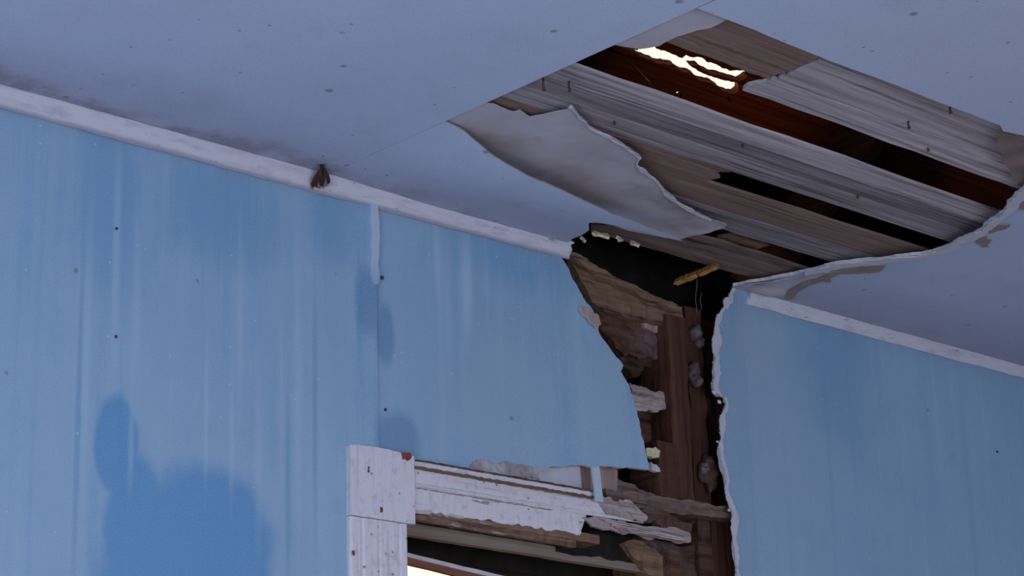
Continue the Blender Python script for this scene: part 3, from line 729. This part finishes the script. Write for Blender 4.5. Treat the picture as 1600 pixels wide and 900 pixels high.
def hole_px(px, py, w, h): return [roof_hit(px - w, py - h * .6), roof_hit(px - w * .2, py - h), roof_hit(px + w, py + h * .3), roof_hit(px + w * .8, py + h), roof_hit(px - w * .6, py + h * .4)]
sheet('roof_board', torn([p + ((1,) if p in slit_bot[1:] else ()) for p in L_out], .012, .10, 5), lambda u, v, l: rp3(u, v, l), 'roof', roof, .1, [hole_px(1061, 148, 5, 5.5), hole_px(1139, 155, 2.5, 5)])
sl = [roof_hit(*p) for p in ((1078, 103), (1092, 103), (1100, 110), (1130, 120), (1156, 128), (1158, 131), (1130, 126), (1112, 120), (1100, 116), (1088, 109))]
sheet('roof_splinter', torn([p + (1,) for p in sl], .01, .06, 3), lambda u, v, l: rp3(u, v, l) + rn * .002, 'roof', roof, .02)
k = 0; s = s_l + .12
while s < smax:
    board('roof_board', rp3((XR0 + XR1) / 2, s + .1) + Vector((-(XR1 - XR0) / 2, 0, 0)), rp3((XR0 + XR1) / 2, s + .1) + Vector(((XR1 - XR0) / 2, 0, 0)), rs * .102, rn * .01, 'roof', roof, 8, 2, .0, seed=k); s += .2; k += 1
s = low
while s > smin:
    board('roof_board', rp3(XR0, s - .09), rp3(XR1, s - .09), rs * .092, rn * .01, 'dark', roof, 8, 2, .0, seed=k); s -= .18; k += 1  # lower roof boards coloured near-black in place of eave shade
xr_a = roof_hit(1296, 216)[0]; xr_b = roof_hit(1592, 322)[0]; sp_ = xr_b - xr_a
for i in range(-3, 5):
    x = xr_a + .022 + i * sp_
    if i == -1: continue          # fallen out
    if x > X1: break
    board('rafter', rp3(x, smin) - rn * .06, rp3(x, smax) - rn * .06, Vector((.022, 0, 0)), rn * .055, 'rafter', roof, 10, 2, .002, seed=i + 5)
ridge = rp3(0, smax)
def quad_slab(name, pts, off, mat, parent):
    pts = [Vector(p) for p in pts]; off = Vector(off)
    V = pts + [p + off for p in pts]; n = len(pts)
    Fs = [list(range(n)), [n + i for i in range(n)][::-1]] + [[i, n + i, n + (i + 1) % n, (i + 1) % n] for i in range(n)]
    return mesh_obj(name, V, Fs, mat, parent)
# viewer-side slope; unseen holes added and shaped to put sun on the front slope
q0 = Vector((0, ridge.y, ridge.z)); q1 = Vector((0, Y0 - .5, H - .2)); bs = (q1 - q0); bl = bs.length; bs = bs / bl; bn = Vector((0, -bs.z, bs.y)); bn = bn if bn.z > 0 else -bn
def back_hit(px, py):
    u, sv = roof_hit(px, py); p = rp3(u, sv); t = (q0 - p).dot(bn) / SUN.dot(bn); p = p + SUN * t
    return (p.x, (p - q0).dot(bs))
hole = [back_hit(*p) for p in ((960, 62), (1160, 132), (1300, 190), (1325, 240), (1180, 215), (1040, 165), (940, 110))]
hole2 = [back_hit(*p) for p in ((1455, 238), (1620, 300), (1640, 350), (1470, 292))]  # second added opening, outlined to send sun to the next rafter
if sum(hole2[k][0] * hole2[(k + 1) % 4][1] - hole2[(k + 1) % 4][0] * hole2[k][1] for k in range(4)) < 0: hole2 = hole2[::-1]
if sum(hole[k][0] * hole[(k + 1) % 7][1] - hole[(k + 1) % 7][0] * hole[k][1] for k in range(7)) < 0: hole = hole[::-1]
sheet('roof_slope', [(X0 - .15, 0), (X1 + .15, 0), (X1 + .15, bl), (X0 - .15, bl)], lambda u, v, l: Vector((u, 0, 0)) + q0 + bs * v + bn * (.03 * l), 'shingle', roof, 1.0, [hole, hole2])
pl = [(YE + .2, H - .2), (ridge.y, ridge.z + .02), (Y0 - .4, H - .2)]
for x in (X0 - .12, X1 + .06):
    quad_slab('gable', [(x, a, b) for a, b in pl], (.05, 0, 0), 'shingle', roof)
quad_slab('roof_slope', [tuple(rp3(X0 - .15, smin)), tuple(rp3(XR0 + .01, smin)), tuple(rp3(XR0 + .01, smax)), tuple(rp3(X0 - .15, smax))], tuple(rn * .03), 'shingle', roof)
box('eave_board', X0 - .15, X1 + .1, .222, YE + .2, H - .16, H - .14, 'dark', roof); box('eave_board', X0 - .15, X1 + .1, YE + .16, YE + .18, H - .16, H + .05, 'dark', roof)  # eave boards blackened for the shade above the wall

# ================================================================== TRIM
cz = .034
def cornice(name, xa, xb, seed, label, k=1.0):
    n = int((xb - xa) / .03); rnd = random.Random(seed)
    prof = [(0, 0)] + [(0, -.030), (-.003, -.032), (-.008, -.024), (-.013, -.014), (-.019, -.007), (-.021, -.003), (-.021, 0)]
    prof = [(a * k, b * k) for a, b in prof]; V = []; m = len(prof)
    for i in range(n + 1):
        x = xa + (xb - xa) * i / n
        for q, (a, b) in enumerate(prof):
            j = .0013
            V.append((x + (rnd.uniform(-.006, .006) if i in (0, n) else 0), a + (rnd.uniform(-j, j) if q not in (0, 1, m - 1) else 0) - .0005, H + b * 1.12 + (rnd.uniform(-j, j) if q not in (0, m - 1) else -.0005)))
    Fs = [list(range(m)), [n * m + q for q in range(m)][::-1]]
    for i in range(n):
        for q in range(m): Fs.append([i * m + (q + 1) % m, i * m + q, (i + 1) * m + q, (i + 1) * m + (q + 1) % m])
    o = mesh_obj(name, V, Fs, 'trim')
    return props(o, label, 'cornice', 'structure')
cornice('trim_1', X0, W(884, 382).x, 1, 'white cornice strip along the left wall ending at the hole')
cornice('trim_2', W(1166, 457).x, X1, 2, 'white cornice strip on the wall right of the hole', .78)

# ================================================================== WINDOW
win = empty('window_1', ((WX + WXR) / 2, 0, ZH - 1.3), 'old window with white peeling casing under the torn wall', 'window', 'structure')
bx0, bx1 = W(541, 760).x, W(641, 765).x
zt = W(541, 697).z; zb = W(541, 806).z
sheet('corner_block', torn([(bx0, zb), (bx1, zb), (bx1, zt - .001), (bx1 - .03, zt + .002, 1), (bx0 + .03, zt + .003, 1), (bx0, zt)], .006, .03, 3), lambda u, v, l: Vector((u, -.013 + .013 * l, v)), ['casing_v', 'casing_v'], win, .02, label='square white corner block with flaking paint')
sx0, sx1 = bx0 + .001, W(631, 860).x
w_ = sx1 - sx0
prof = [(0, 0), (0, -.012), (.004, -.020), (w_ * .17, -.021), (w_ * .19, -.017), (w_ * .22, -.017), (w_ * .24, -.022), (w_ * .47, -.022), (w_ * .49, -.018), (w_ * .52, -.018), (w_ * .54, -.022), (w_ * .82, -.022), (w_ * .84, -.016), (w_ * .88, -.016), (w_ * .9, -.023), (w_ - .003, -.023), (w_, -.019), (w_, 0)]
profile('side_casing', [(a, b * .5) for a, b in prof], (sx0, 0, zb - 1.75), (sx0, 0, zb - .0015), (1, 0, 0), (0, 1, 0), 'casing_v', win, 12, .0004, label='fluted white side casing')
M['redchip'] = make_flat('red_brown_bare_chip', (.20, .045, .025), (.30, .09, .06), (60, 60, 60))
for i, pts in enumerate(([(626, 706), (642, 708), (643, 716), (637, 720), (633, 716), (629, 718)], [(594, 792), (598, 792), (598, 800), (595, 801)], [(575, 729), (578, 729), (578, 738), (575, 738)], [(551, 860), (554, 860), (554, 868), (552, 868)])):
    pts = [(W(p[0], p[1], -.014).x, W(p[0], p[1], -.014).z, 1) for p in pts]
    sheet('bare_wood_chip', torn(pts, .003, .15, 50 + i), lambda u, v, l: Vector((u, -.0138 + .001 * l, v)), ['redchip', 'redchip'], win, .01)
# head casing, its right end broken away
hz1 = W(700, 730).z; hz0 = W(700, 806).z; hh = hz1 - hz0
hp_ = [(0, 0), (0, -.010), (.005, -.014), (hh * .46, -.015), (hh * .48, -.020), (hh * .52, -.020), (hh * .55, -.015), (hh * .82, -.016), (hh * .86, -.024), (hh * .95, -.026), (hh, -.020), (hh, 0)]
def head_casing():
    n = 60; V = []; Fs = []; m = len(hp_); rnd = random.Random(4)
    xa = bx1 + .0008
    full = [W(905, 800).x, W(905, 800).x, W(905, 800).x, W(900, 790).x, W(1000, 800).x, W(960, 790).x, W(940, 780).x, W(930, 775).x, W(925, 780).x, W(926, 780).x, W(926, 780).x, W(926, 780).x]
    for i in range(n + 1):
        for k, (a, b) in enumerate(hp_):
            xe = full[k]; x = xa + (xe - xa) * i / n + (rnd.uniform(-.012, .0) if i == n else 0)
            V.append((x, b * .55 + rnd.uniform(-.0005, .0005) * (k not in (0, m - 1)), hz0 + a + rnd.uniform(-.0008, .0008) * (k not in (0, m - 1))))
    Fs = [list(range(m)), [n * m + q for q in range(m)][::-1]]
    for i in range(n):
        for q in range(m): Fs.append([i * m + (q + 1) % m, i * m + q, (i + 1) * m + q, (i + 1) * m + (q + 1) % m])
    return mesh_obj('head_casing', V, [f[::-1] for f in Fs], 'casing', win, label='moulded white head casing, broken off at the right')
head_casing()
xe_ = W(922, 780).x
for i, (q, hgt, x1_, m_) in enumerate(((.835, .0030, xe_, 'tan'), (.50, .0016, W(905, 795).x, 'pinkwood'), (.44, .0010, W(860, 790).x, 'pinkwood'), (.985, .0016, xe_, 'rot'))):  # thin brown strips painting the shadow lines of the casing grooves
    board('groove_shade_line', (bx1 + .001, -.0085 - .006 * (q > .8), hz0 + hh * q), (x1_, -.0085 - .006 * (q > .8), hz0 + hh * q), (0, 0, hgt), (0, .0008, 0), m_, win, 60, 2, .0009, (0, .02), seed=90 + i)
def win_sheet(name, px, y, mat, th=.02, grid=.012, rough=0., rf=40, seed=0, amp=.1, step=.006, label=None):
    pts = [(W(p[0], p[1], y).x, W(p[0], p[1], y).z, 1) for p in px]
    return sheet(name, torn(pts, step, amp, seed), lambda u, v, l: Vector((u, y + th * l, v)), [mat, mat], win, grid, (), rough, rf, seed, label=label)
# shredded strips where the head casing broke
win_sheet('splintered_strip', [(908, 808), (930, 806), (975, 814), (1030, 824), (1079, 834), (1080, 846), (1040, 842), (1000, 836), (950, 828), (925, 822)], -.006, 'pale', .006, .007, .0015, 90, 21, .10, label='shredded pale strip of broken casing')
win_sheet('splintered_strip', [(925, 786), (960, 784), (1000, 796), (1012, 806), (1005, 818), (985, 814), (960, 812), (935, 804)], -.002, 'pale', .006, .006, .003, 90, 22, .2)
win_sheet('splintered_strip', [(1000, 800), (1050, 806), (1085, 812), (1078, 834), (1040, 824), (1005, 818)], .004, 'rot', .015, .006, .005, 60, 23, .18)
for i in range(5):                      # loose fibres of the shredded strip
    a = W(935 + 8 * i, 809 + 5 * i, -.010); b = W(1076, 838 + i * 2.6, -.010)
    board('splinter', a, b, (0, 0, .0016), (0, .0015, 0), 'pale', win, 10, 2, .001, (.01, .02), seed=60 + i)
# head jamb and its mouldings (seen from below)
jz = hz0
x_l, x_r = sx1 - .02, WXR + .05
xj = W(905, 835).x
board('head_jamb', (x_l, .050, jz + .002), (xj + .05, .050, jz - .002), (0, .056, 0), (0, 0, .009), 'jamb', win, 40, 8, .0016, seed=3, label='stained underside of the window head')
board('head_jamb', (x_l, .004, jz - .007), (xj - .01, .004, jz - .014), (0, .006, 0), (0, 0, .010), 'jamb', win, 40, 3, .0022, seed=4)
board('stop_moulding', (x_l, .058, jz - .022), (x_r, .058, jz - .030), (0, .009, 0), (0, 0, .012), 'stop', win, 24, 2, .0012, seed=5, label='grimy stop moulding')
# upper sash, slipped down at its right end
sa = empty('sash', (0, 0, 0), None, None); del_ = sa
sa.parent = win; sa.location = Vector((0, 0, 0)) - world_loc(win)
za = W(640, 866, .085).z; zr = W(800, 905, .085).z
xa_, xr_ = W(633, 866, .085).x, W(800, 905, .085).x
slope = (zr - za) / (xr_ - xa_)
def srail(name, dz0, dz1, y0, y1, mat, seed):
    a = Vector((x_l, (y0 + y1) / 2, za + slope * (x_l - xa_) + (dz0 + dz1) / 2)); b = Vector((x_r, (y0 + y1) / 2, za + slope * (x_r - xa_) + (dz0 + dz1) / 2))
    return board(name, a, b, (0, (y1 - y0) / 2, 0), (0, 0, abs(dz0 - dz1) / 2), mat, sa, 20, 2, .001, seed=seed)
srail('sash_edge', -.008, 0, .076, .094, 'sash_white', 1)
srail('top_rail', -.021, -.008, .080, .090, 'sash', 2)
gx0, gx1 = x_l + .05, x_r - .05
stl = box('stile', x_l - .03, x_l + .012, .078, .092, za - 1.2, za - .02 + slope * .0 - .03, 'sash', sa); stl = box('stile', gx1, x_r, .084, .106, za - 1.2, za + slope * (gx1 - xa_) - .03, 'sash', sa)
zz = za - .019
sheet('pane', [(gx0, zz - 1.1), (gx1, zz - 1.1), (gx1, za + slope * (gx1 - xa_) - .019), (gx0, za + slope * (gx0 - xa_) - .019)], lambda u, v, l: Vector((u, .084 + .003 * l, v)), ['glass', 'glass'], sa, 1.0)
box('bottom_rail', x_l, x_r, .082, .108, za - 1.25, za - 1.17, 'sash', sa)
box('window_sill', x_l - .12, x_r + .1, -.06, .18, za - 1.31, za - 1.27, 'casing', win)
# right jamb and the broken boards in front of it
box('side_jamb', WXR + .02, WXR + .05, .012, .18, za - 1.27, jz + .005, 'rot', win, 14, .003, 4, label='dark stripped right jamb')
win_sheet('split_board', [(976, 848), (990, 842), (1010, 850), (1035, 868), (1060, 890), (1062, 912), (1035, 912), (1012, 894), (990, 868)], .030, 'tan', .03, .01, .006, 34, 24, .08, label='tan split board lying aslant in the window corner')
win_sheet('rotten_board', [(990, 838), (1040, 846), (1085, 850), (1094, 912), (1065, 912), (1040, 880), (1010, 854)], .040, 'rot', .02, .01, .008, 36, 25, .1)
win_sheet('gap_shade_sheet', [(870, 838), (905, 832), (990, 838), (1030, 870), (1040, 890), (960, 876), (870, 862)], .046, 'dark', .01, .015, .003, 40, 26, .05)  # near-black sheet standing in for the shade of the gap

# ================================================================== LOOSE THINGS
# pale strip of wood leaning on the broken casing
a, b = W(929, 722, -.010), W(936, 784, -.030)
props(board('wood_strip', a, b, (.010, 0, 0), (0, .0025, 0), 'aqua', None, 8, 2, .0006, seed=9), 'narrow pale aqua strip leaning on the broken head casing', 'wood strip')
# amber piece of wood in the dark hole above the wall
e = empty('broken_stick', C(1090, 430, H + .07), 'short amber broken stick in the dark gap above the wall', 'stick')
d0 = C(1052, 443, H - .012); d1 = C(1126, 413, H + .012)
tv = (d1 - d0).normalized()
board('stick', d0, d0.lerp(d1, .55), tv.cross(Vector((0, 0, 1))).normalized() * .012, tv.orthogonal() * .008, 'amber', e, 8, 3, .003, (.01, .006), seed=4)
board('stick_end', d0.lerp(d1, .53), d1, tv.cross(Vector((0, 0, 1))).normalized() * .0105, tv.orthogonal() * .009, 'amber', e, 8, 3, .003, (.004, .012), seed=8)
# thin wires hanging below it
for i, (px, y0, y1, lab) in enumerate(((1088, 430, 490, 'longer thin wire dangling below the amber stick'), (1095, 456, 484, 'shorter thin wire dangling beside the longer one'))):
    pts = [W(px + 1.2 * math.sin(q * 1.3 + i), y0 + (y1 - y0) * q / 6, .03) for q in range(7)]
    props(tube('dangling_wire', pts, .0011, 'lump', None, 5), lab, 'wire', group='wires dangling in the torn opening')
# pale broken lath in the attic
a, b = C(984, 96, ZP + .16), C(1016, 130, ZP + .03)
props(board('broken_lath', a, b, (.006, .004, 0), (0, .003, .003), 'cream', None, 6, 2, .001, (.01, .01), seed=3), 'thin pale broken lath poking across the glowing attic gap', 'lath')
# grey mud lumps stuck to the studs
for i, (px, py, y, rx, rz, lab) in enumerate(((1086, 522, .034, .016, .018, 'grey lump stuck high on the stud, upper of two'), (1082, 582, .026, .011, .020, 'pale grey lump stuck on the stud below the upper one'))):
    c = W(px, py, y)
    e = empty('mud_nest', c, lab, 'mud nest', group='grey lumps on the stud')
    blob('cell', c, rx, .020, rz, 'lump', e, 14, 9, .4, 1.8, i + 3); blob('cell', c + Vector((.012, 0, -.018)), rx * .7, .016, rz * .7, 'lump', e, 12, 8, .4, 1.8, i + 8)
    blob('cell', c + Vector((.010, .006, .016)), rx * .6, .014, rz * .6, 'lump', e, 12, 8, .4, 1.8, i + 12)
c = W(1108, 738, .03)
e = empty('plaster_clump', c, 'brown-grey crumbling clump beside the lower stud', 'debris')
blob('clump', c, .028, .02, .034, 'rot', e, 16, 11, .6, 2.5, 5)
blob('clump', c + Vector((-.018, -.004, .004)), .012, .012, .016, 'lump', e, 12, 8, .6, 2.5, 6)

# moth on the cornice
mc = W(498, 287, -.010)
d_ = ray(498, 251); pn_ = Vector((0, 1, 1.15))            # the moth's back leans with the cornice
tp_ = CAM + d_ * ((mc - CAM).dot(pn_) / d_.dot(pn_))
axis = (tp_ - mc); Lm_ = axis.length; ax = axis.normalized()
side = Vector((1, 0, 0)); side = (side - ax * side.dot(ax)).normalized(); nrm = side.cross(ax)
if nrm.y > 0: nrm = -nrm
e = empty('moth', mc, 'small brown moth with folded wings resting on the white cornice', 'moth')
base = mc + nrm * .010
def mp3(u, v, h): return base + ax * (v * Lm_) + side * (u * Lm_) + nrm * (h * Lm_)
def wing(sgn, mat, pts, h0, name):
    V = []; n = len(pts)
    for l in (0, 1):
        for (u, v) in pts: V.append(mp3(sgn * u, v, h0 - abs(u) * .55 - .04 * l))
    Fs = [list(range(n)), [n + i for i in range(n)][::-1]] + [[i, n + i, n + (i + 1) % n, (i + 1) % n] for i in range(n)]
    if sgn * 1 > 0: Fs = [f[::-1] for f in Fs]
    return mesh_obj(name, V, Fs, mat, e)
for s_ in (-1, 1):
    wing(s_, 'moth_wing', [(.02, .90), (.10, .86), (.20, .68), (.30, .45), (.37, .20), (.36, .06), (.26, .0), (.10, .04), (.02, .10)], .20, 'forewing')
    wing(s_, 'moth_tip', [(.14, .05), (.24, .09), (.33, .06), (.30, -.01), (.2, -.02)], .232, 'wing_tip')
    wing(s_, 'moth_back', [(.01, .50), (.10, .48), (.16, .30), (.18, .12), (.10, .06), (.01, .05)], .225, 'wing_patch')
    pts = [mp3(s_ * .03, .96, .10), mp3(s_ * .07, 1.02, .12), mp3(s_ * .13, 1.05, .10)]
    tube('antenna', pts, .0007, 'moth_dark', e, 5)
blob('body', mp3(0, .45, .08), .006, .008, .018, 'moth_dark', e, 10, 8, .1)
blob('head', mp3(0, .93, .10), .0045, .0045, .004, 'moth_dark', e, 10, 8, .1)
